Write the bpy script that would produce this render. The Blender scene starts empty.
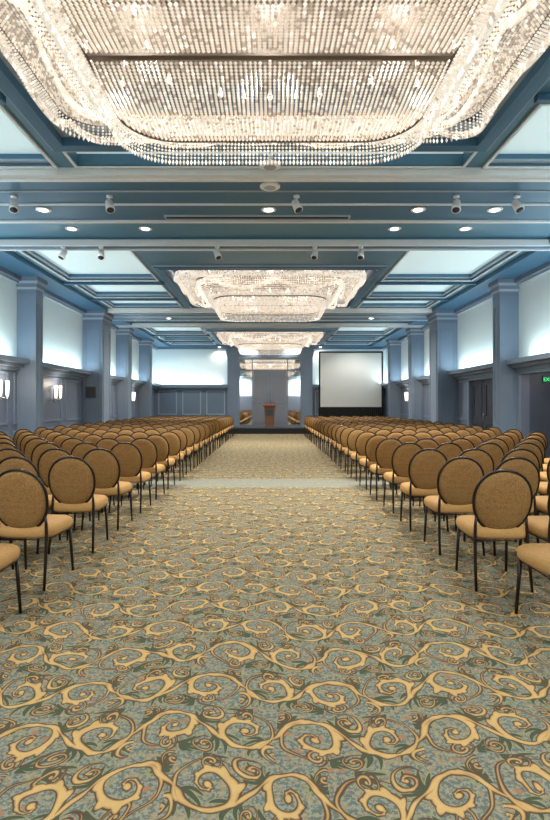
import bpy, math, random
from mathutils import Vector, Matrix
random.seed(7)
PI = math.pi
scene = bpy.context.scene
C = scene.collection
try:
    scene.view_settings.view_transform = 'Standard'
    scene.view_settings.look = 'None'
except Exception:
    pass

# ------------------------------------------------------------------ materials
def mat(name, col, rough=.5, metal=0.0, emit=None, es=0.0, var=0.08, nscale=12.0, bump=0.0, spec=None):
    m = bpy.data.materials.new(name); m.use_nodes = True
    nt = m.node_tree; b = nt.nodes['Principled BSDF']
    tc = nt.nodes.new('ShaderNodeTexCoord')
    nz = nt.nodes.new('ShaderNodeTexNoise'); nz.inputs['Scale'].default_value = nscale
    nz.inputs['Detail'].default_value = 3
    nt.links.new(tc.outputs['Object'], nz.inputs['Vector'])
    mx = nt.nodes.new('ShaderNodeMix'); mx.data_type = 'RGBA'
    mx.inputs['A'].default_value = [c*(1-var) for c in col]+[1]
    mx.inputs['B'].default_value = [min(1, c*(1+var)) for c in col]+[1]
    nt.links.new(nz.outputs['Fac'], mx.inputs['Factor'])
    nt.links.new(mx.outputs['Result'], b.inputs['Base Color'])
    b.inputs['Roughness'].default_value = rough
    b.inputs['Metallic'].default_value = metal
    if spec is not None: b.inputs['Specular IOR Level'].default_value = spec
    if emit:
        b.inputs['Emission Color'].default_value = list(emit)+[1]
        b.inputs['Emission Strength'].default_value = es
    if bump:
        bp = nt.nodes.new('ShaderNodeBump'); bp.inputs['Strength'].default_value = bump
        bp.inputs['Distance'].default_value = .004
        nt.links.new(nz.outputs['Fac'], bp.inputs['Height'])
        nt.links.new(bp.outputs['Normal'], b.inputs['Normal'])
    return m

M = {}
M['beam']   = mat('blue_ceiling_paint', (.048,.145,.25), .45, var=.05, nscale=2)
M['bay']    = mat('mid_blue_ceiling_paint', (.080,.205,.31), .45, var=.05, nscale=2)
M['recess'] = mat('deep_blue_recess_paint', (.028,.07,.13), .5, var=.05, nscale=2)
M['coffer'] = mat('coffer_painted_cove_glow', (.65,.79,.82), .7, emit=(.69,.90,.94), es=.43, var=.03, nscale=1.5)  # emission stands in for cove lighting on the coffer ceilings
M['pale']   = mat('pale_moulding_paint', (.76,.79,.81), .5, var=.03)
M['lav']    = mat('grey_moulding_paint', (.37,.44,.52), .5, var=.05)
M['slate']  = mat('slate_blue_wall_paint', (.135,.165,.230), .5, var=.05, nscale=3)
M['column'] = mat('blue_grey_column_paint', (.165,.220,.298), .45, var=.05, nscale=3)
M['upper']  = mat('pale_upper_wall_paint', (.755,.855,.875), .7, var=.02, nscale=2)
M['frame']  = mat('near_black_bronze_metal', (.020,.013,.010), .35, .4, var=.15)
M['bead']   = mat('glow_crystal_beads', (.82,.76,.69), .16, emit=(1,.89,.76), es=.335, var=.10, nscale=30, spec=.75)  # slight self-glow stands in for bulb light caught by the crystals
M['beadhi'] = mat('sparkle_bright_beads', (.92,.88,.82), .10, emit=(1,.92,.83), es=.72, var=.1, nscale=30, spec=.9)  # same crystal with stronger glow, painting in the sparkle
M['beadlo'] = mat('sparkle_dim_beads', (.56,.49,.43), .13, emit=(1,.83,.67), es=.14, var=.15, nscale=30, spec=.85)  # same crystal made darker and dimmer, the low tone of the painted sparkle
M['bulb']   = mat('glowing_bulb', (1,.95,.85), .3, emit=(1,.94,.84), es=8)
M['bronze'] = mat('aged_brass_ring', (.13,.09,.06), .35, .8, var=.15)
M['chplate']= mat('brown_ceiling_plate', (.16,.13,.11), .4, .3)
M['white']  = mat('white_enamel', (.86,.86,.85), .35, var=.03)
M['dark']   = mat('dark_interior', (.02,.022,.028), .6)
M['lens']   = mat('lamp_lens', (1,1,1), .3, emit=(1,.97,.92), es=5)
M['shade']  = mat('sconce_glass', (1,.95,.88), .3, emit=(1,.90,.74), es=2.4)
M['wood']   = mat('dark_brown_wood', (.135,.058,.028), .35, var=.35, nscale=6)
M['black']  = mat('black_cloth', (.008,.008,.010), .8, var=.3)
M['screen'] = mat('screen_fabric', (.70,.70,.67), .8, var=.02)
M['mirror'] = mat('mirror_glass', (.90,.89,.87), .03, 1.0, var=.0)
M['stage']  = mat('stage_carpet', (.06,.07,.09), .9, var=.2, nscale=60)
M['door']   = mat('dark_door_paint', (.045,.052,.075), .4)
M['vest']   = mat('vestibule_paint', (.07,.085,.12), .5)
M['gdoor']  = mat('grey_panel_paint', (.18,.19,.22), .45)
M['green']  = mat('green_exit_letters', (.05,.7,.25), .4, emit=(.05,.9,.3), es=1.0)
M['signbox']= mat('exit_sign_housing', (.03,.09,.06), .4)
M['metal']  = mat('brushed_metal', (.5,.5,.5), .3, .9)
M['plaque'] = mat('dark_plaque_face', (.03,.033,.045), .3)

def fabric(name, a, b_):
    m = bpy.data.materials.new(name); m.use_nodes = True
    nt = m.node_tree; b = nt.nodes['Principled BSDF']
    tc = nt.nodes.new('ShaderNodeTexCoord')
    vo = nt.nodes.new('ShaderNodeTexVoronoi'); vo.inputs['Scale'].default_value = 84; vo.inputs['Randomness'].default_value = .7
    nt.links.new(tc.outputs['Object'], vo.inputs['Vector'])
    nz = nt.nodes.new('ShaderNodeTexNoise'); nz.inputs['Scale'].default_value = 140
    nt.links.new(tc.outputs['Object'], nz.inputs['Vector'])
    ad = nt.nodes.new('ShaderNodeMath'); ad.operation = 'MULTIPLY_ADD'
    nt.links.new(vo.outputs['Distance'], ad.inputs[0]); ad.inputs[1].default_value = 1.1
    mu = nt.nodes.new('ShaderNodeMath'); mu.operation = 'MULTIPLY'; mu.inputs[1].default_value = .35
    nt.links.new(nz.outputs['Fac'], mu.inputs[0]); nt.links.new(mu.outputs[0], ad.inputs[2])
    mx = nt.nodes.new('ShaderNodeMix'); mx.data_type = 'RGBA'
    mx.inputs['A'].default_value = list(a)+[1]; mx.inputs['B'].default_value = list(b_)+[1]
    nt.links.new(ad.outputs[0], mx.inputs['Factor'])
    nt.links.new(mx.outputs['Result'], b.inputs['Base Color'])
    b.inputs['Roughness'].default_value = .75
    b.inputs['Specular IOR Level'].default_value = .25
    return m
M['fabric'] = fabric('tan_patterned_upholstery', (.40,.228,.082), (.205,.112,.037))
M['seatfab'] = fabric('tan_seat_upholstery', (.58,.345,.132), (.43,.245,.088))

# ------------------------------------------------------------------ carpet: tightly nested running scrolls (a slim stem with a shaded curl in every bend)
def carpet():
    m = bpy.data.materials.new('scroll_patterned_carpet'); m.use_nodes = True
    nt = m.node_tree; b = nt.nodes['Principled BSDF']
    def op(o, *args, clamp=False):
        n = nt.nodes.new('ShaderNodeMath'); n.operation = o; n.use_clamp = clamp
        for i, a in enumerate(args):
            if isinstance(a, (int, float)): n.inputs[i].default_value = a
            else: nt.links.new(a, n.inputs[i])
        return n.outputs[0]
    add = lambda a, b: op('ADD', a, b)
    sub = lambda a, b: op('SUBTRACT', a, b)
    mul = lambda a, b: op('MULTIPLY', a, b)
    mad = lambda a, b, c: op('MULTIPLY_ADD', a, b, c)
    tc = nt.nodes.new('ShaderNodeTexCoord')
    sep = nt.nodes.new('ShaderNodeSeparateXYZ'); nt.links.new(tc.outputs['Object'], sep.inputs[0])
    def noise(scale, detail=2, rough=.5):
        n = nt.nodes.new('ShaderNodeTexNoise'); n.inputs['Scale'].default_value = scale
        n.inputs['Detail'].default_value = detail; n.inputs['Roughness'].default_value = rough
        nt.links.new(tc.outputs['Object'], n.inputs['Vector']); return n
    nd = noise(4.5, 1)
    sc = nt.nodes.new('ShaderNodeSeparateColor'); nt.links.new(nd.outputs['Color'], sc.inputs[0])
    X0 = mad(sc.outputs[0], .10, sep.outputs[0]); Y0_ = mad(sc.outputs[1], .10, sep.outputs[1])
    # slight regular undulation so that the scroll rows climb and fall across the floor
    Y0_ = mad(op('SINE', mul(sep.outputs[0], 4.6)), .055, Y0_)
    W = .80; H = .46; YC, A = .23, .15; T = 1.55
    S1 = 1/.75
    X = mul(X0, S1); Y = mul(Y0_, S1)
    row = op('FLOOR', mul(Y, 1/H))
    par = op('FLOORED_MODULO', row, 2.0)
    y = mul(op('FRACT', mul(Y, 1/H)), H)
    u = op('FRACT', mad(row, .31, mul(X, 1/W)))
    um = add(mul(u, sub(1.0, par)), mul(sub(1.0, u), par))
    x = mul(um, W)
    def spiral(cx, cy, R, turns, sg, ph, w, lobes=0, la=.5):
        dx = sub(x, cx); dy = sub(y, cy)
        r = op('SQRT', add(mul(dx, dx), mul(dy, dy)))
        th = op('ARCTAN2', dy, mul(dx, sg))
        a = R/turns
        q = op('FRACT', add(mul(r, 1/a), mad(th, -1/(2*PI), ph)))
        e = sub(q, .5)
        d = mul(op('ABSOLUTE', e), a)
        sw = mad(op('SINE', add(th, ph*6.0)), .34, .66)      # swelling stroke: slim to full
        wr = mul(mad(r, .70*w/R, .30*w), sw)
        if lobes:                                            # acanthus lobes along the outer edge of the stroke
            lb = op('MAXIMUM', op('SINE', add(mul(th, float(lobes)), mul(r, 40.0))), 0.0)
            out = op('GREATER_THAN', e, 0.0)
            wr = mul(wr, add(1.0, mul(mul(lb, out), la)))
        arm = op('MAXIMUM', sub(d, wr), sub(r, R))
        return op('MINIMUM', arm, sub(r, w*.72))
    ph = (1-T) % 1.0
    els = [spiral(W*.25, YC-.005, .178, T, 1, ph, .029, 7, .9), spiral(W*.75, YC+.005, .178, T, 1, (ph+.5)%1, .029, 7, .9),
           spiral(W*.75, YC+.160, .062, 1.25, -1, .1, .013), spiral(W*.25, YC-.160, .062, 1.25, -1, .6, .013),
           spiral(W*.505, YC+.150, .074, 1.3, 1, .3, .0155, 4, .6), spiral(W*.995, YC-.150, .074, 1.3, 1, .8, .0155, 4, .6),
           spiral(W*.505, YC-.160, .060, 1.2, -1, .2, .0125), spiral(W*.02, YC+.160, .060, 1.2, -1, .7, .0125)]
    ang = mul(x, 2*PI/W)
    sl = mul(op('COSINE', ang), 2*PI*A/W)
    dist = op('DIVIDE', op('ABSOLUTE', sub(y, mad(op('SINE', ang), A, YC))), op('SQRT', add(1.0, mul(sl, sl))))
    wv = mad(op('SINE', mul(ang, 6.0)), .0055, .0105)        # stem swells at each leaf node
    els.append(sub(dist, wv))
    sd = els[0]
    for e in els[1:]: sd = op('MINIMUM', sd, e)
    lf = None
    for (fx, dy, base, bend) in [(.42,.05,.9,5),(.92,-.05,4.0,5),(.08,.06,2.2,-5),(.58,-.06,5.3,-5),(.33,-.19,-.2,4),(.83,.19,2.9,4)]:
        for k in range(5):
            an = base+(k-2)*.42; l = .086*(1-.14*abs(k-2)); wd = .0122
            cx, cy = W*fx+l*math.cos(an), YC+dy+l*math.sin(an)
            c, s = math.cos(an), math.sin(an)
            dx = sub(x, cx); dy_ = sub(y, cy)
            px = add(mul(dx, c), mul(dy_, s)); py = sub(mul(dy_, c), mul(dx, s))
            py = sub(py, mul(mul(px, px), bend))
            p = mul(px, 1/l); q = mul(py, 1/wd)
            e = add(mul(p, p), mul(q, q))
            lf = e if lf is None else op('MINIMUM', lf, e)
    def mix(f, A, B):
        n = nt.nodes.new('ShaderNodeMix'); n.data_type = 'RGBA'
        if isinstance(f, (int,float)): n.inputs['Factor'].default_value = f
        else: nt.links.new(f, n.inputs['Factor'])
        for k, v in (('A', A), ('B', B)):
            if isinstance(v, tuple): n.inputs[k].default_value = list(v)+[1]
            else: nt.links.new(v, n.inputs[k])
        return n.outputs['Result']
    n1 = noise(60, 3, .7); n2 = noise(11, 3, .6); n3 = noise(150, 2, .6); n4 = noise(26, 3, .6)
    base = mix(op('GREATER_THAN', n1.outputs['Fac'], .51), (.115,.145,.127), (.25,.27,.22))
    base = mix(mul(op('GREATER_THAN', n4.outputs['Fac'], .54), .55), base, (.36,.28,.155))
    vo = nt.nodes.new('ShaderNodeTexVoronoi'); vo.inputs['Scale'].default_value = 12
    nt.links.new(tc.outputs['Object'], vo.inputs['Vector'])
    base = mix(op('LESS_THAN', vo.outputs['Distance'], .18), base, (.33,.165,.10))
    base = mix(op('LESS_THAN', lf, 1.8), base, (.25,.255,.14))
    base = mix(op('LESS_THAN', lf, 1.0), base, (.058,.078,.048))
    edge = mad(n2.outputs['Fac'], .014, .001)
    base = mix(op('LESS_THAN', sub(sd, edge), 0.0), base, (.095,.056,.036))
    och = mix(n2.outputs['Fac'], (.67,.455,.185), (.46,.305,.115))
    sh = op('MULTIPLY', sd, -110.0, clamp=True)              # darker rim, brighter core of each stroke
    och = mix(sh, (.32,.19,.075), och)
    base = mix(op('LESS_THAN', sd, 0.0), base, och)
    st = mul(op('GREATER_THAN', sep.outputs[1], 8.75), op('LESS_THAN', sep.outputs[1], 9.75))
    plain = mix(n1.outputs['Fac'], (.22,.25,.225), (.30,.315,.275))
    base = mix(mul(st, .75), base, plain)
    fin = mix(mul(n3.outputs['Fac'], .34), base, (.09,.08,.06))
    nt.links.new(fin, b.inputs['Base Color'])
    b.inputs['Roughness'].default_value = .95
    b.inputs['Specular IOR Level'].default_value = .08
    bp = nt.nodes.new('ShaderNodeBump'); bp.inputs['Strength'].default_value = .35; bp.inputs['Distance'].default_value = .006
    nt.links.new(n3.outputs['Fac'], bp.inputs['Height']); nt.links.new(bp.outputs['Normal'], b.inputs['Normal'])
    return m
M['carpet'] = carpet()

# ------------------------------------------------------------------ mesh builder
class MB:
    def __init__(s): s.v=[]; s.f=[]; s.m=[]; s.s=[]
    def add(s, vs, fs, mi=0, smooth=False, mx=None):
        o = len(s.v)
        if mx is not None: vs = [tuple(mx @ Vector(p)) for p in vs]
        s.v += [tuple(p) for p in vs]
        for f in fs: s.f.append(tuple(i+o for i in f)); s.m.append(mi); s.s.append(smooth)
        return s
    def box(s, x0, x1, y0, y1, z0, z1, mi=0, mx=None):
        vs = [(x0,y0,z0),(x1,y0,z0),(x1,y1,z0),(x0,y1,z0),(x0,y0,z1),(x1,y0,z1),(x1,y1,z1),(x0,y1,z1)]
        return s.add(vs, [(0,3,2,1),(4,5,6,7),(0,1,5,4),(1,2,6,5),(2,3,7,6),(3,0,4,7)], mi, False, mx)
    def tube(s, pts, r, n=8, closed=False, mi=0, caps=True, mx=None):
        P = [Vector(p) for p in pts]; N = len(P); rs = r if isinstance(r, (list, tuple)) else [r]*N
        vs = []; prev = None
        for i, p in enumerate(P):
            if closed: t = (P[(i+1)%N]-P[i-1])
            else: t = P[min(i+1,N-1)]-P[max(i-1,0)]
            t.normalize()
            if prev is None:
                up = Vector((0,0,1)) if abs(t.z) < .9 else Vector((1,0,0))
                a = t.cross(up).normalized()
            else:
                a = (prev - t*prev.dot(t)).normalized()
            prev = a; b = t.cross(a)
            for k in range(n):
                an = 2*PI*k/n
                vs.append(p + (a*math.cos(an)+b*math.sin(an))*rs[i])
        fs = []
        for i in range(N if closed else N-1):
            j = (i+1) % N
            for k in range(n):
                l = (k+1) % n
                fs.append((i*n+k, i*n+l, j*n+l, j*n+k))
        if caps and not closed:
            fs.append(tuple(range(n-1,-1,-1))); fs.append(tuple((N-1)*n+k for k in range(n)))
        return s.add(vs, fs, mi, True, mx)
    def lathe(s, prof, n=20, mi=0, mx=None, smooth=True):
        vs = []; fs = []
        for (r, z) in prof:
            for k in range(n):
                a = 2*PI*k/n; vs.append((r*math.cos(a), r*math.sin(a), z))
        for i in range(len(prof)-1):
            for k in range(n):
                l = (k+1) % n
                fs.append((i*n+k, i*n+l, (i+1)*n+l, (i+1)*n+k))
        fs.append(tuple(range(n-1,-1,-1))); fs.append(tuple((len(prof)-1)*n+k for k in range(n)))
        return s.add(vs, fs, mi, smooth, mx)
    def rframe(s, x0, x1, y0, y1, w, z0, z1, mi=0):      # rectangular frame lying flat, band w wide outside the opening
        s.box(x0-w, x1+w, y0-w, y0, z0, z1, mi); s.box(x0-w, x1+w, y1, y1+w, z0, z1, mi)
        s.box(x0-w, x0, y0, y1, z0, z1, mi); s.box(x1, x1+w, y0, y1, z0, z1, mi); return s
    def build(s, name, mats, parent=None):
        me = bpy.data.meshes.new(name); me.from_pydata(s.v, [], s.f)
        if not isinstance(mats, (list, tuple)): mats = [mats]
        for m in mats: me.materials.append(m)
        me.polygons.foreach_set('material_index', s.m)
        me.polygons.foreach_set('use_smooth', s.s)
        me.update()
        o = bpy.data.objects.new(name, me); C.objects.link(o)
        if parent: o.parent = parent
        return o

def struct(o): o['kind'] = 'structure'; return o
def tag(o, label, cat, group=None):
    o['label'] = label; o['category'] = cat
    if group: o['group'] = group
    return o
def thing(name, label, cat, loc=(0,0,0), rz=0, group=None):
    o = bpy.data.objects.new(name, None); C.objects.link(o)
    o.empty_display_size = .1
    o.location = loc; o.rotation_euler = (0,0,rz)
    return tag(o, label, cat, group)
def dup(root, loc, rz=0, label=None):
    r = root.copy(); C.objects.link(r); r.location = loc; r.rotation_euler = (0,0,rz)
    if label: r['label'] = label
    for ch in list(root.children):
        c = ch.copy(); C.objects.link(c); c.parent = r
        for g in list(ch.children):
            d = g.copy(); C.objects.link(d); d.parent = c
    return r
LK = 1.36
def light(kind, name, loc, energy, color=(1,1,1), rot=(0,0,0), **kw):
    l = bpy.data.lights.new(name, kind); l.energy = energy*LK; l.color = color
    for k, v in kw.items(): setattr(l, k, v)
    o = bpy.data.objects.new(name, l); C.objects.link(o); o.location = loc; o.rotation_euler = rot
    return o

HW = 5.95; Y0 = -3.2; Y1 = 26.8
BAYS = (0, 9.8, 19.6)
ORD = ['first','second','third','fourth','fifth','sixth','seventh','eighth','ninth','tenth','eleventh','twelfth','thirteenth',
 'fourteenth','fifteenth','sixteenth','seventeenth','eighteenth','nineteenth','twentieth','twenty-first','twenty-second','twenty-third','twenty-fourth']

# ------------------------------------------------------------------ floor and ceiling
fl = MB().box(-6.2, 7.5, Y0-.2, Y1+.2, -.1, 0); struct(fl.build('floor', M['carpet']))

COF = [(.35,3.0),(3.35,5.0),(5.3,6.68)]
CX0, CX1, CZ = 2.80, 5.0, 4.66
RY0, RY1 = 1.75, 6.10
SY0, SY1, SX = 6.27, 6.68, 2.50      # strip across the end of each bay, cove glow put into its material
def lev(x, y):
    ax = abs(x)
    for p in BAYS:
        b = y-p
        if .15 < b < 6.8:
            if ax < 2.5 and RY0 < b < RY1: return (4.95, 2)
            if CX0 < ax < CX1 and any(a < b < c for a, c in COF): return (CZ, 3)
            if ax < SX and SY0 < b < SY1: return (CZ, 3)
            if ax < 5.2: return (4.5, 1)
            return (4.4, 0)
        if 8.4 < b < 9.6 and ax < 5.2 and p < 15:
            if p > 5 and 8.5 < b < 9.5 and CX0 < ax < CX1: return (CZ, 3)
            return (4.52, 1)
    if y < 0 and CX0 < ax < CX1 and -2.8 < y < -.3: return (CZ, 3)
    return (4.4, 0)
xs = sorted({-HW-.2,-5.2,-CX1,-CX0,-2.5,2.5,CX0,CX1,5.2,HW+.2})
ysl = {Y0-.2, Y1+.2, -2.8, -.3}
for p in BAYS:
    for q in (.15,RY0,RY1,SY0,SY1,6.8,8.4,8.5,9.5,9.6): ysl.add(p+q)
    for a, c in COF: ysl.add(p+a); ysl.add(p+c)
ysl = sorted(v for v in ysl if v <= Y1+.2)
cm = MB()
nx, ny = len(xs)-1, len(ysl)-1
L = [[lev((xs[i]+xs[i+1])/2, (ysl[j]+ysl[j+1])/2) for j in range(ny)] for i in range(nx)]
for i in range(nx):
    for j in range(ny):
        z, mi = L[i][j]; x0, x1, y0, y1 = xs[i], xs[i+1], ysl[j], ysl[j+1]
        cm.add([(x0,y0,z),(x0,y1,z),(x1,y1,z),(x1,y0,z)], [(0,1,2,3)], mi)
        if i+1 < nx and L[i+1][j][0] != z:
            z2, m2 = L[i+1][j]; cm.add([(x1,y0,z),(x1,y1,z),(x1,y1,z2),(x1,y0,z2)], [(0,1,2,3)], 1 if 3 in (mi,m2) else max(mi,m2))
        if j+1 < ny and L[i][j+1][0] != z:
            z2, m2 = L[i][j+1]; cm.add([(x0,y1,z),(x1,y1,z),(x1,y1,z2),(x0,y1,z2)], [(0,1,2,3)], 1 if 3 in (mi,m2) else max(mi,m2))
cm.box(-HW-.2, HW+.2, Y0-.2, Y1+.2, 5.0, 5.05, 0)
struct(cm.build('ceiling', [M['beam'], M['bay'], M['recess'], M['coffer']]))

tn = [0]
def trim(mb, mats):
    tn[0] += 1
    return struct(mb.build('trim_%d' % tn[0], mats))
for p in BAYS:
    t = MB()      # chandelier recess surround, stepped
    t.rframe(-2.5,2.5,p+RY0,p+RY1,.10,4.45,4.52,1)
    t.rframe(-2.60,2.60,p+RY0-.10,p+RY1+.10,.025,4.47,4.52,0)
    t.rframe(-2.44,2.44,p+RY0+.06,p+RY1-.06,.05,4.44,4.60,1)
    t.rframe(-2.40,2.40,p+RY0+.10,p+RY1-.10,.04,4.54,4.70,0)
    trim(t, [M['lav'], M['beam']])
    t = MB()      # coffer frames, two steps
    for sx in (-1,1):
        for a, c in COF:
            x0, x1 = (CX0,CX1) if sx > 0 else (-CX1,-CX0)
            t.rframe(x0,x1,p+a,p+c,.035,4.475,4.51,0)
            t.rframe(x0+.05,x1-.05,p+a+.05,p+c-.05,.05,4.54,4.57,1)
        # ribs between the coffers
        q = sorted((sx*2.66, sx*5.2))
        for yy in (3.175, 5.15): t.box(q[0],q[1],p+yy-.04,p+yy+.04,4.43,4.51,2)
    t.rframe(-SX,SX,p+SY0,p+SY1,.03,4.48,4.51,0)
    trim(t, [M['pale'], M['lav'], M['beam']])
    if p < 15:
        t = MB()  # cross-beam mouldings
        t.box(-5.3,5.3,p+6.72,p+6.80,4.40,4.52,0)
        t.box(-5.3,5.3,p+6.80,p+6.86,4.37,4.42,0)
        t.box(-HW,HW,p+7.20,p+7.225,4.385,4.41,1)
        t.box(-HW,HW,p+7.66,p+7.70,4.38,4.41,0)
        t.box(-HW,HW,p+8.35,p+8.40,4.37,4.41,0)
        t.box(-5.2,5.2,p+8.78,p+8.81,4.50,4.53,1)
        t.box(-HW,HW,p+9.58,p+9.64,4.37,4.48,0)
        t.box(-HW,HW,p+9.88,p+9.93,4.37,4.43,0)
        trim(t, [M['pale'], M['lav']])

# ------------------------------------------------------------------ walls
LED = 2.40
def panel(mb, axis, s, u0, u1, z0, z1, mi, pos, w=.045, d=.022):
    """raised moulding rectangle on a wall face. axis 'x': wall plane at x=pos, inward direction s"""
    for (a, b, c, e) in ((u0,u1,z0,z0+w),(u0,u1,z1-w,z1),(u0,u0+w,z0+w,z1-w),(u1-w,u1,z0+w,z1-w)):
        if axis == 'x': mb.box(min(pos,pos+s*d), max(pos,pos+s*d), a, b, c, e, mi)
        else: mb.box(a, b, min(pos,pos+s*d), max(pos,pos+s*d), c, e, mi)
def side_wall(name, sx, openings):
    w = MB(); xo, xi = sx*(HW+.2), sx*HW
    X = sorted((xo, xi))
    segs = []; y = Y0
    for (a, b, h) in openings:
        segs.append((y, a)); w.box(X[0], X[1], a, b, h, LED, 0); y = b
    segs.append((y, Y1))
    for a, b in segs:
        w.box(X[0], X[1], a, b, 0, LED, 0)
        n = max(1, int((b-a)/1.5)); st = (b-a)/n
        for k in range(n):
            panel(w, 'x', -sx, a+k*st+.14, a+(k+1)*st-.14, .95, 2.15, 2, xi, .05, .03)
            panel(w, 'x', -sx, a+k*st+.14, a+(k+1)*st-.14, .22, .80, 2, xi, .05, .03)
    w.box(X[0], X[1], Y0, Y1, LED, 5.0, 1)
    def strip(d, z0, z1, mi, d0=0):
        q = sorted((xi-sx*d0, xi-sx*d)); w.box(q[0], q[1], Y0, Y1, z0, z1, mi)
    strip(.08, LED-.20, LED-.12, 2); strip(.18, LED-.12, LED-.04, 2); strip(.30, LED-.04, LED+.02, 2); strip(.30, LED+.02, LED+.07, 2, .27)
    strip(.08, 4.24, 4.30, 3); strip(.14, 4.30, 4.40, 2)
    return struct(w.build(name, [M['slate'], M['upper'], M['column'], M['lav']]))
side_wall('wall_left', -1, [])
side_wall('wall_right', 1, [(10.6,12.2,2.12),(13.6,15.3,2.12)])
bw = MB()
bw.box(-HW,HW,Y1,Y1+.2,0,LED,0); bw.box(-HW,HW,Y1,Y1+.2,LED,5,1)
for sx in (-1,1):
    a, b = (-HW,-2.2) if sx < 0 else (2.2,HW)
    bw.box(a,b,Y1-.06,Y1,LED-.2,LED-.1,0); bw.box(a,b,Y1-.28,Y1,LED-.1,LED+.02,0); bw.box(a,b,Y1-.28,Y1-.25,LED+.02,LED+.06,0)
    bw.box(a,b,Y1-.12,Y1,4.3,4.42,0)
    for k in range(3):
        st = (b-a)/3; panel(bw,'y',-1,a+k*st+.14,a+(k+1)*st-.14,.9,2.15,3,Y1,.05,.03)
bw.box(-2.2,2.2,Y1-.10,Y1,3.85,4.5,2)
struct(bw.build('wall_back', [M['column'], M['upper'], M['column'], M['lav']]))
rw = MB().box(-HW,HW,Y0-.2,Y0,0,LED,0).box(-HW,HW,Y0-.2,Y0,LED,5,1)
struct(rw.build('wall_front', [M['slate'], M['upper']]))
vest = MB().box(HW+.2,7.4,12.2,12.3,0,2.4,0).box(HW+.2,7.4,10.5,10.6,0,2.4,0).box(7.4,7.5,10.5,12.3,0,2.4,0).box(HW+.2,7.4,10.6,12.2,2.3,2.4,0)
struct(vest.build('wall_vestibule', [M['vest']]))
for sx, nm in ((-1,'left'),(1,'right')):
    q = sorted((sx*HW, sx*(HW-.04)))
    bb = MB()
    for a, b in ([(Y0,Y1)] if sx < 0 else [(Y0,10.6),(12.2,13.6),(15.3,Y1)]): bb.box(q[0],q[1],a,b,0,.16,0)
    struct(bb.build('baseboard_'+nm, M['slate']))

# columns (engaged piers)
def column(sx, ya, yb, xin):
    m = MB()
    def bx(g, z0, z1, mi=0):
        q = sorted((sx*(xin-g), sx*HW)); m.box(q[0], q[1], ya-g, yb+g, z0, z1, mi)
    bx(0, 0, 4.12); bx(.03, 0, .26); bx(.015, .26, .31)
    bx(.012, 4.00, 4.03, 0); bx(.02, 4.12, 4.17, 1); bx(.04, 4.17, 4.25, 0); bx(.06, 4.25, 4.31, 1); bx(.075, 4.31, 4.40, 0)
    q = sorted((sx*(xin+.08), sx*(HW-.08)))
    if q[1]-q[0] > .3:
        panel(m, 'y', -1, q[0], q[1], .5, 3.8, 0, ya, .035, .02)
    panel(m, 'x', -sx, ya+.08, yb-.08, .5, 3.8, 0, sx*xin, .035, .015)
    trim(m, [M['column'], M['lav']])
for a, b, x in ((12.1,12.48,5.50),(16.35,17.2,5.32),(19.9,20.4,5.47),(23.4,23.9,5.47)): column(-1, a, b, x)
for a, b, x in ((12.32,12.72,5.50),(16.35,17.2,5.32),(19.9,20.4,5.47),(23.4,23.9,5.47)): column(1, a, b, x)

# door opening frames
for n, (a, b) in enumerate(((10.6,12.2),(13.6,15.3))):
    t = MB(); x0, x1 = HW-.05, HW
    t.box(x0,x1,a-.10,a,0,2.20); t.box(x0,x1,b,b+.10,0,2.20); t.box(x0,x1,a,b,2.12,2.20)
    trim(t, [M['column']])
d = MB().box(HW+.06,HW+.12,13.6,14.44,0,2.12).box(HW+.06,HW+.12,14.46,15.3,0,2.12)
for a in (13.6,14.46):
    panel(d,'x',-1,a+.12,a+.72,.2,.9,0,HW+.06); panel(d,'x',-1,a+.12,a+.72,1.05,2.0,0,HW+.06)
door = struct(d.build('door_1', M['door']))
h = MB().tube([(HW+.06,14.38,1.0),(HW,14.38,1.0),(HW,14.38,1.15),(HW+.06,14.38,1.15)], .012)
h.build('door_handle', M['metal'], door)

# ------------------------------------------------------------------ exit sign
t = thing('exit_sign', 'green lit EXIT sign inside the doorway on the right wall', 'sign', (6.57,12.2,2.0))
MB().box(-.12,.12,-.05,-.0,-.08,.08).build('housing', M['signbox'], t)
cu = bpy.data.curves.new('exit_text','FONT'); cu.body = 'EXIT'; cu.size = .12; cu.align_x = 'CENTER'; cu.align_y = 'CENTER'; cu.extrude = .004
to = bpy.data.objects.new('exit_text', cu); C.objects.link(to)
bpy.context.view_layer.update()
me = bpy.data.meshes.new_from_object(to.evaluated_get(bpy.context.evaluated_depsgraph_get()))
bpy.data.objects.remove(to)
me.materials.clear(); me.materials.append(M['green'])
lo = bpy.data.objects.new('lettering', me); C.objects.link(lo); lo.parent = t
lo.location = (0,-.055,0); lo.rotation_euler = (PI/2,0,0)

# ------------------------------------------------------------------ back of the room: stage, mirror, centre door, lectern, screen
t = thing('stage', 'low dark stage platform at the far end of the aisle', 'stage', (0,25.85,0))
MB().box(-2.4,2.4,-.95,.90,.26,.32).build('deck', M['stage'], t)
sk = MB()
for k in range(48):
    x0 = -2.38+k*4.76/48; sk.box(x0, x0+4.76/48, -.93+(.015 if k%2 else 0), -.90, 0, .26)
sk.box(-2.38,-2.3,-.9,.88,0,.26); sk.box(2.3,2.38,-.9,.88,0,.26)
sk.build('skirt', M['black'], t)

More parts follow.
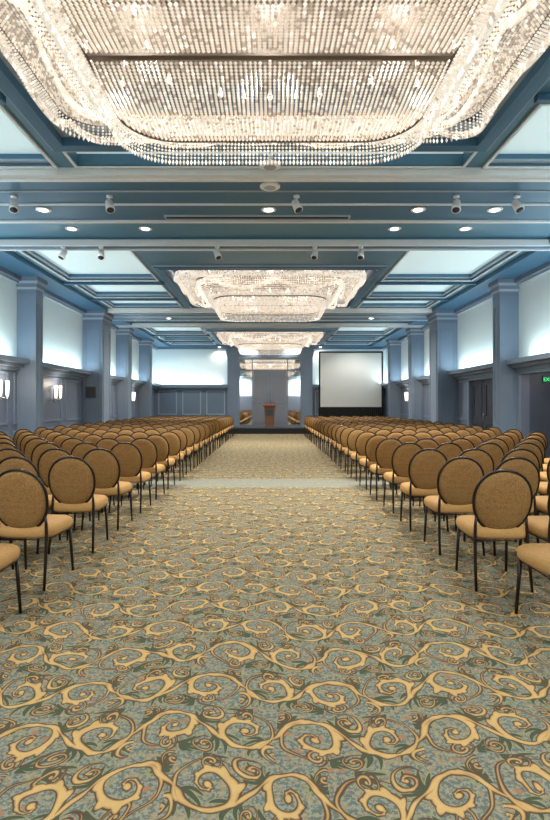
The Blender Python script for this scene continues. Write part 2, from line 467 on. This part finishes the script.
for sx in (-1,1):
    m = MB(); q = sorted((sx*1.62, sx*2.2))
    m.box(q[0],q[1],Y1-.22,Y1,0,3.9)
    m.box(q[0]-.03,q[1]+.03,Y1-.25,Y1,3.9,4.0); m.box(q[0]-.06,q[1]+.06,Y1-.28,Y1,4.0,4.4)
    panel(m,'y',-1,q[0]+.1,q[1]-.1,.6,3.7,0,Y1-.22)
    trim(m, [M['column']])
t = thing('wall_mirror', 'large framed mirror panels behind the lectern reflecting the chandeliers', 'mirror', (0,Y1-.02,.34))
MB().box(-1.62,1.62,-.02,0,0,3.45).build('glass', M['mirror'], t)
mm = MB()
for x in (-1.60,-.92,.92,1.60): mm.box(x-.025,x+.025,-.06,-.02,0,3.45)
mm.box(-1.62,1.62,-.06,-.02,3.42,3.48); mm.box(-1.62,1.62,-.06,-.02,2.84,2.90)
mm.build('mirror_frame', M['gdoor'], t)
d = MB().box(-.88,.88,Y1-.12,Y1-.045,.32,3.18)
for a in (-.82,.06):
    panel(d,'y',-1,a,a+.76,.5,1.4,1,Y1-.12); panel(d,'y',-1,a,a+.76,1.55,3.0,1,Y1-.12)
struct(d.build('door_2', [M['gdoor'], M['column']]))

t = thing('lectern', 'brown wooden lectern standing on the stage at the end of the aisle', 'lectern', (-.02,25.5,.32))
MB().box(-.28,.28,-.22,.22,0,.07).build('base', M['wood'], t)
b = MB()
b.add([(-.22,-.17,.07),(.22,-.17,.07),(.22,.17,.07),(-.22,.17,.07),(-.27,-.2,1.02),(.27,-.2,1.02),(.27,.2,1.02),(-.27,.2,1.02)],
      [(0,3,2,1),(4,5,6,7),(0,1,5,4),(1,2,6,5),(2,3,7,6),(3,0,4,7)])
body = b.build('body', M['wood'], t)
MB().box(-.17,.17,-.205,-.19,.55,.85).build('front_panel', M['plaque'], t)
top = MB().box(-.33,.33,-.26,.26,-.02,.02,mx=Matrix.Translation((0,0,1.10)) @ Matrix.Rotation(.25,4,'X'))
top.box(-.26,.26,-.19,.19,1.0,1.07)
top.build('reading_top', M['wood'], t)
MB().tube([(.05,.15,1.12),(.05,.12,1.25),(.05,.02,1.33)],.008).build('microphone', M['black'], t)

t = thing('projection_screen', 'large white projection screen with black border right of the stage', 'screen', (4.13,26.3,0))
MB().box(-1.56,1.56,-.02,.0,1.30,4.06).build('screen_surface', M['screen'], t)
f = MB()
for (a,b,c,e) in ((-1.64,1.64,4.06,4.14),(-1.64,1.64,1.22,1.30),(-1.64,-1.56,1.30,4.06),(1.56,1.64,1.30,4.06)): f.box(a,b,-.035,.02,c,e)
f.build('border', M['black'], t)
s = MB()
N = 66
for k in range(N):
    x0 = -1.66+k*3.32/N; x1 = x0+3.32/N; o = .03 if k%2 else 0
    s.box(x0,x1,-.06+o,-.04+o,.55,1.24)
s.build('skirt_drape', M['black'], t)
for x in (-1.5,1.5):
    MB().box(x-.03,x+.03,.0,.05,0,1.25).box(x-.03,x+.03,-.3,.3,0,.04).build('leg', M['frame'], t)

t = thing('wall_plaque', 'small dark square plaque on the second left column', 'plaque', (-5.68,16.33,1.80))
MB().box(-.16,.16,-.03,0,-.18,.18).build('plaque_frame', M['door'], t)
MB().box(-.13,.13,-.036,-.028,-.15,.15).build('plaque_face', M['plaque'], t)

# ------------------------------------------------------------------ wall sconces
def sconce():
    t = thing('wall_sconce', 'x', 'wall lamp', (0,0,0), 0, 'wall sconces')
    MB().box(-.07,.07,-.03,0,-.16,.16).build('backplate', M['metal'], t)
    for x in (-.15,.15):
        MB().tube([(x*.3,-.02,-.10),(x*.8,-.08,-.13),(x,-.11,-.12),(x,-.11,-.07)],.010).build('arm', M['metal'], t)
        MB().lathe([(.022,-.09),(.032,-.05),(.037,.06),(.040,.26)],14,mx=Matrix.Translation((x,-.11,0))).build('shade', M['shade'], t)
    return t
sp = [(-1,11.3,'lit twin-shade wall sconce on the left wall nearest the camera'),
      (-1,14.2,'lit twin-shade wall sconce between the first and second left columns'),
      (-1,18.6,'lit twin-shade wall sconce between the second and third left columns'),
      (-1,22.0,'lit twin-shade wall sconce between the third and fourth left columns'),
      (1,18.6,'lit twin-shade wall sconce between the second and third right columns'),
      (1,22.0,'lit twin-shade wall sconce between the third and fourth right columns')]
s0 = sconce()
for i, (sx, y, lab) in enumerate(sp):
    loc = (sx*(HW-.0), y, 1.68); rz = PI/2 if sx < 0 else -PI/2
    if i == 0: s0.location = loc; s0.rotation_euler = (0,0,rz); s0['label'] = lab
    else: dup(s0, loc, rz, lab)
    light('POINT','sconce_glow',(sx*(HW-.25),y,1.98),8,(1,.84,.66),shadow_soft_size=.05)

# ------------------------------------------------------------------ chandeliers
def ring_pts(z, a, b, rc, na=98, nb=80, nc=22):
    P = []
    def line(p, q, n):
        for k in range(n): P.append((p[0]+(q[0]-p[0])*k/n, p[1]+(q[1]-p[1])*k/n, z))
    def arc(cx, cy, a0, n):
        for k in range(n):
            an = a0+PI/2*k/n; P.append((cx+rc*math.cos(an), cy+rc*math.sin(an), z))
    line((-a+rc,-b),(a-rc,-b),na); arc(a-rc,-b+rc,-PI/2,nc)
    line((a,-b+rc),(a,b-rc),nb); arc(a-rc,b-rc,0,nc)
    line((a-rc,b),(-a+rc,b),na); arc(-a+rc,b-rc,PI/2,nc)
    line((-a,b-rc),(-a,-b+rc),nb); arc(-a+rc,-b+rc,PI,nc)
    return P
class Beads:
    def __init__(s): s.v=[]; s.f=[]; s.m=[]
    def bead(s, x, y, z, r, st=1.0, hi=.08, lo=.14):
        o = len(s.v); h = r*st
        s.v += [(x,y,z+h),(x+r,y,z),(x,y+r,z),(x-r,y,z),(x,y-r,z),(x,y,z-h)]
        s.f += [(o,o+1,o+2),(o,o+2,o+3),(o,o+3,o+4),(o,o+4,o+1),(o+5,o+2,o+1),(o+5,o+3,o+2),(o+5,o+4,o+3),(o+5,o+1,o+4)]
        q = random.random(); s.m += [1 if q < hi else (2 if q < hi+lo else 0)]*8  # random bright and dim copies paint the sparkle
    def build(s, name, parent):
        me = bpy.data.meshes.new(name); me.from_pydata(s.v,[],s.f)
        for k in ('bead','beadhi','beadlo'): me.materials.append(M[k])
        me.polygons.foreach_set('material_index', s.m); me.update()
        o = bpy.data.objects.new(name, me); C.objects.link(o); o.parent = parent; o['kind'] = 'stuff'
        return o
def swag(bd, A, B, sag, pitch=.036, r=.0165, lo=.2):
    for i, (p, q) in enumerate(zip(A, B)):
        L = math.dist(p, q); n = max(3, int(L*1.06/pitch))
        for k in range(n):
            t = (k+.5)/n
            bd.bead(p[0]+(q[0]-p[0])*t, p[1]+(q[1]-p[1])*t, p[2]+(q[2]-p[2])*t-4*t*(1-t)*sag, r, 1.0, .06, lo)
def fringe(bd, A, ln, pitch=.034, r=.0155):
    last = None
    for i, p in enumerate(A):
        if last is not None and math.dist(last, p) < .034: continue
        last = p
        n = max(1, int(ln/pitch))
        for k in range(n): bd.bead(p[0],p[1],p[2]-.02-k*pitch,r,1.0,.22,.05)
        bd.bead(p[0],p[1],p[2]-.02-n*pitch-.012,.015,2.0,.4,.05)
def chandelier():
    t = thing('chandelier', 'x', 'chandelier', (0,0,0), 0, 'crystal chandeliers')
    A2, B2, C2, Z2 = 1.40, 1.24, .50, -.43
    R0 = ring_pts(.07,2.24,1.86,.36); R1 = ring_pts(-.03,1.80,1.52,.48); R2 = ring_pts(Z2,A2,B2,C2)
    pl = MB().box(-2.0,2.0,-1.7,1.7,.40,.45)
    for x in (-1.4,0,1.4):
        for y in (-1.0,1.0): pl.tube([(x,y,.06),(x,y,.41)],.015)
    pl.build('ceiling_frame', M['chplate'], t)
    m = MB()
    for zz, a, b in ((.08,2.21,1.83),(-.02,1.77,1.49)):
        m.box(-a,a,-.015,.015,zz-.015,zz+.015)
        for x in (-.8,.8): m.box(x-.015,x+.015,-b,b,zz-.015,zz+.015)
    m.box(-A2,A2,-.025,.025,Z2-.02,Z2+.03)
    m.build('cross_bars', M['chplate'], t)
    for R in (R0,R1,R2):
        m = MB(); N = len(R); vs = []; fs = []
        for p in R: vs += [(p[0],p[1],p[2]-.02),(p[0],p[1],p[2]+.035)]
        for i in range(N):
            j = (i+1)%N; fs.append((2*i,2*j,2*j+1,2*i+1))
        m.add(vs,fs); m.tube([(p[0],p[1],p[2]-.02) for p in R[::2]],.016,6,True)
        m.build('tier_ring', M['bronze'], t)
    # flat beaded shelf under the wide top tier, then the draped sides of the lower basin
    R0i = [(p[0],p[1],p[2]-.02) for p in R0]
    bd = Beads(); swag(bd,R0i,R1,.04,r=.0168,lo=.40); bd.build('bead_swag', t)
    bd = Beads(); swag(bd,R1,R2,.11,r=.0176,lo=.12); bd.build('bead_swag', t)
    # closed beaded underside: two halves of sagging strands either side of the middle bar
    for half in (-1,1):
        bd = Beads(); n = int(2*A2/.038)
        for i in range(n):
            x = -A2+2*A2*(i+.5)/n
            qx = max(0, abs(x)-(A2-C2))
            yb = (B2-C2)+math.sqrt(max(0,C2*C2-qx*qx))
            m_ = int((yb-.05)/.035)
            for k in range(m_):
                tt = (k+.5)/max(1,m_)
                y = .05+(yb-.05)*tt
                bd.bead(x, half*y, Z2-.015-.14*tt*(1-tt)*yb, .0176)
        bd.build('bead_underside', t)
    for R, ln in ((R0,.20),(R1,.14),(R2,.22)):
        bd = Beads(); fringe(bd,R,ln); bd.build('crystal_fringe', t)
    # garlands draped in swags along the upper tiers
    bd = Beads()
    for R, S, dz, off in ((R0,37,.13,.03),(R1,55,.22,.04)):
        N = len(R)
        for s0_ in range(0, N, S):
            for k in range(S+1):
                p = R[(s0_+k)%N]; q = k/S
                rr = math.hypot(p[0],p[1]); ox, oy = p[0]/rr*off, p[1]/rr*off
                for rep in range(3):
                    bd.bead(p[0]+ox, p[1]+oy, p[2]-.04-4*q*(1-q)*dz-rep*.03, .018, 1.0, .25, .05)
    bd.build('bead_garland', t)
    bm = None
    for (z, a, b, n) in ((.12,1.75,1.45,20),(-.24,1.0,.85,14)):
        for k in range(n):
            an = 2*PI*(k+.5)/n
            ca, sa = math.cos(an), math.sin(an); q = 1/max(abs(ca),abs(sa))**.5
            loc = (a*ca*q, b*sa*q, z)
            if bm is None:
                bm = MB().lathe([(.006,-.03),(.018,-.018),(.021,0),(.016,.02),(.010,.03),(.010,.05)],10).build('bulb', M['bulb'], t); bm.location = loc
            else:
                o = bm.copy(); C.objects.link(o); o.parent = t; o.location = loc
    return t
ch = chandelier()
for i, (p, lab) in enumerate(zip(BAYS, ('huge tiered crystal chandelier closest to the camera, cut by the top edge',
                              'tiered crystal chandelier in the middle of the ceiling, above the aisle',
                              'smallest-looking crystal chandelier, farthest away near the stage'))):
    loc = (0,p+3.93,4.5)
    if i == 0: ch.location = loc; ch['label'] = lab
    else: dup(ch, loc, 0, lab)
    for x in (-1.2,0,1.2):
        for y in (-.8,.8):
            light('POINT','chandelier_lamp',(x,p+3.93+y,4.62),19,(1,.91,.80),shadow_soft_size=.10)

# ------------------------------------------------------------------ ceiling fixtures
def spot():
    t = thing('ceiling_spotlight', 'x', 'spotlight', (0,0,0), 0, 'ceiling spotlights')
    MB().lathe([(.045,0),(.045,-.025),(.02,-.03)],14).build('mount', M['white'], t)
    MB().tube([(0,0,-.02),(0,0,-.09)],.011).build('arm', M['white'], t)
    mx = Matrix.Translation((0,.0,-.14)) @ Matrix.Rotation(-.5,4,'X')
    MB().lathe([(.03,.09),(.052,.07),(.060,-.02),(.066,-.09)],16,mx=mx).build('lamp_head', M['white'], t)
    MB().lathe([(.052,-.091),(.052,-.097)],16,mx=mx).build('lens', M['dark'], t)
    return t
s0 = spot(); first = True
for rn, (y, xsl) in (('nearer', (7.38,(-3.67,-2.3,.38,2.67,3.54))), ('farther', (9.76,(-3.92,-3.2,-1.0,.85,1.72)))):
    for k, x in enumerate(xsl):
        lab = 'white ceiling spotlight, %s from the left in the %s row of spotlights' % (ORD[k], rn)
        if first: s0.location = (x,y,4.4); s0['label'] = lab; s0.rotation_euler = (0,0,.4); first = False
        else: dup(s0, (x,y,4.4), random.uniform(-.9,.9), lab)
def down():
    t = thing('downlight', 'x', 'downlight', (0,0,0), 0, 'recessed downlights')
    MB().lathe([(.10,.0),(.118,-.006),(.11,-.014),(.075,-.010)],24).build('trim_ring', M['white'], t)
    MB().lathe([(.075,-.010),(.06,-.018),(.02,-.020)],20).build('lens', M['lens'], t)
    return t
d0 = down(); first = True
rows = (('nearest', 7.90, 4.4, (-3.48,-.02,2.27,3.45)), ('second nearest', 9.1, 4.52, (-3.5,-2.2,2.2,3.45)),
        ('third nearest', 17.8, 4.4, (-3.5,-1.6,1.6,3.5)), ('fourth nearest', 18.9, 4.52, (-2.5,-1.2,1.2,2.5)),
        ('added farthest', 26.56, 4.4, (-2.6,-.9,.9,2.6)))  # farthest row is added to brighten the far end
for rn, y, z, xsl in rows:
    for k, x in enumerate(xsl):
        lab = 'round recessed downlight, %s from the left in the %s row of downlights' % (ORD[k], rn)
        if first: d0.location = (x,y,z); d0['label'] = lab; first = False
        else: dup(d0, (x,y,z), 0, lab)
        light('SPOT','downlight_beam',(x,y,z-.05),255 if y < 25 else 40,(1,.93,.82),spot_size=2.6,spot_blend=.6,shadow_soft_size=.12)
for (y, z, zd, lab) in ((7.04,4.4,0,'round white ceiling speaker centred just beyond the nearest chandelier'),
                    (6.56,4.66,.20,'round white disc hung on a short stem nearest the big chandelier')):
    t = thing('ceiling_speaker', lab, 'speaker', (0,y,z))
    MB().lathe([(.14,-zd),(.14,-.02-zd),(.11,-.035-zd)],24).build('rim', M['white'], t)
    MB().lathe([(.11,-.03-zd),(.05,-.04-zd),(.01,-.042-zd)],24).build('grille', M['lav'], t)
    if zd: MB().tube([(0,0,0),(0,0,-zd)],.012).build('stem', M['white'], t)
t = thing('air_vent', 'long narrow air vent slot in the blue beam past the big chandelier', 'vent', (-.2,8.20,4.4))
MB().rframe(-1.45,1.45,-.055,.055,.025,-.025,0).build('vent_frame', M['lav'], t)
v = MB()
v.box(-1.45,1.45,-.055,.055,-.008,-.001)
for k in range(3): v.box(-1.45,1.45,-.045+k*.035,-.03+k*.035,-.020,-.008)
v.build('slats', M['dark'], t)

# ------------------------------------------------------------------ chairs
def blob(rings, close=True):
    m = MB(); n = len(rings[0]); vs = [p for r in rings for p in r]; fs = []
    for i in range(len(rings)-1):
        for k in range(n):
            l = (k+1)%n; fs.append((i*n+k,i*n+l,(i+1)*n+l,(i+1)*n+k))
    fs.append(tuple(range(n-1,-1,-1))); fs.append(tuple((len(rings)-1)*n+k for k in range(n)))
    m.add(vs,fs,0,True); return m
def sq(n, a, b, e, taper=0):
    out = []
    for k in range(n):
        t = 2*PI*k/n; c, s = math.cos(t), math.sin(t)
        x = a*math.copysign(abs(c)**(2/e),c); z = b*math.copysign(abs(s)**(2/e),s)
        out.append((x*(1+taper*z/b), z))
    return out
TILT = Matrix.Translation((0,-.220,.670)) @ Matrix.Rotation(.20,4,'X')   # local: x right, z up, y thickness
def chair():
    t = thing('banquet_chair', 'x', 'chair', (0,0,0), 0, 'banquet chairs set in rows')
    rings = []
    for z, g in ((.375,.80),(.38,.93),(.40,.985),(.43,1.0),(.455,.97),(.473,.88),(.482,.70),(.485,.4)):
        rings.append([(x*g*(1-.06*(-y+.2)), y*g+.02, z) for x, y in sq(28,.235,.235,5)])
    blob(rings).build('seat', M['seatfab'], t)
    rings = []
    for yy, g in ((-.040,.35),(-.037,.65),(-.030,.85),(-.015,.95),(0,.978),(.015,.95),(.030,.85),(.037,.65),(.040,.35)):
        rings.append([tuple(TILT @ Vector((x*g, yy, z*g))) for x, z in sq(36,.212,.244,2.12,.04)])
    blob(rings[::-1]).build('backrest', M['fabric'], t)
    m = MB().tube([tuple(TILT @ Vector((x,0,z))) for x, z in sq(36,.213,.245,2.12,.04)], .0112, 8, True)
    m.build('back_frame', M['frame'], t)
    for sx in (-1,1):
        side = tuple(TILT @ Vector((sx*.186,0,-.12)))
        MB().tube([(sx*.205,-.255,0),(sx*.200,-.222,.20),(sx*.194,-.195,.42),(sx*.190,-.193,.49),side],
                  [.0110,.0128,.0128,.012,.010],8).build('rear_leg', M['frame'], t)
        MB().tube([(sx*.205,.235,0),(sx*.20,.215,.20),(sx*.195,.20,.375)],[.0105,.0128,.0138],8).build('front_leg', M['frame'], t)
    m = MB().tube([(-.2,-.2,.37),(.2,-.2,.37),(.2,.2,.37),(-.2,.2,.37)],.012,6,True)
    m.build('seat_frame', M['frame'], t)
    return t
c0 = chair(); first = True; cnt = 0
for side, sx in (('left',-1),('right',1)):
    for i in range(23):
        y = 3.23+.928*i-(.05 if sx > 0 and i > 0 else 0)
        for k in range(7):
            x = 1.88+.515*k-((.10 if i > 0 else .02) if sx > 0 else 0)
            if (x-.26)/(y+.25) > 282/515: continue
            lab = 'tan oval-backed chair %s of aisle, %s row from the camera, %s from the aisle' % (side, ORD[i], ORD[k])
            loc = (sx*x+random.uniform(-.012,.012), y+random.uniform(-.02,.02), 0); rz = random.uniform(-.07,.07)
            if first: c0.location = loc; c0.rotation_euler = (0,0,rz); c0['label'] = lab; first = False
            else: dup(c0, loc, rz, lab)
            cnt += 1
print('chairs', cnt)

# ------------------------------------------------------------------ lights
for sx in (-1,1):
    for (a, b) in ((4.0,11.7),(13.0,16.1),(17.5,19.7),(20.7,23.2),(24.2,26.5)):
        light('AREA','cove_light',(sx*5.79,(a+b)/2,2.435),9.0*(b-a),(.75,.94,1),(PI,0,0),shape='RECTANGLE',size=.12,size_y=b-a)
for sx in (-1,1):
    x = 4.1*sx
    light('AREA','cove_light_back',(x,Y1-.14,2.435),19,(.76,.94,1),(PI,0,0),shape='RECTANGLE',size=3.2,size_y=.12)
for x in (-4,4):
    light('AREA','rear_fill_light',(x,-1.5,4.62),310,(1,.96,.90),(0,0,0),shape='RECTANGLE',size=1.9,size_y=2.4)  # added fill lights in the unseen ceiling behind the camera
light('POINT','vestibule_fill',(6.7,11.2,2.1),8,(1,.95,.9),shadow_soft_size=.1)  # added fill so the vestibule interior can be made out
for x in (-1.2,1.2):
    light('SPOT','stage_fill_spot',(x,24.0,4.30),200,(1,.93,.84),(.45,0,0),spot_size=2.0,spot_blend=.6,shadow_soft_size=.08)  # added spots without fixtures, brightening the stage alcove
for x in (-4.2,4.2):
    light('SPOT','far_wall_fill_spot',(x,24.5,4.35),110,(1,.94,.86),(.3,0,0),spot_size=2.4,spot_blend=.7,shadow_soft_size=.08)  # added spots without fixtures, lifting the far end of the hall

w = bpy.data.worlds.new('world'); scene.world = w; w.use_nodes = True
w.node_tree.nodes['Background'].inputs[0].default_value = (.02,.02,.025,1)

cam = bpy.data.cameras.new('camera'); co = bpy.data.objects.new('camera', cam); C.objects.link(co)
co.location = (0,0,1.4); co.rotation_euler = (PI/2,0,0)
cam.sensor_fit = 'VERTICAL'; cam.sensor_height = 36; cam.sensor_width = 24.15; cam.lens = 36*515/820
cam.shift_x = 5/820; cam.shift_y = -5/820
cam.clip_end = 200
scene.camera = co
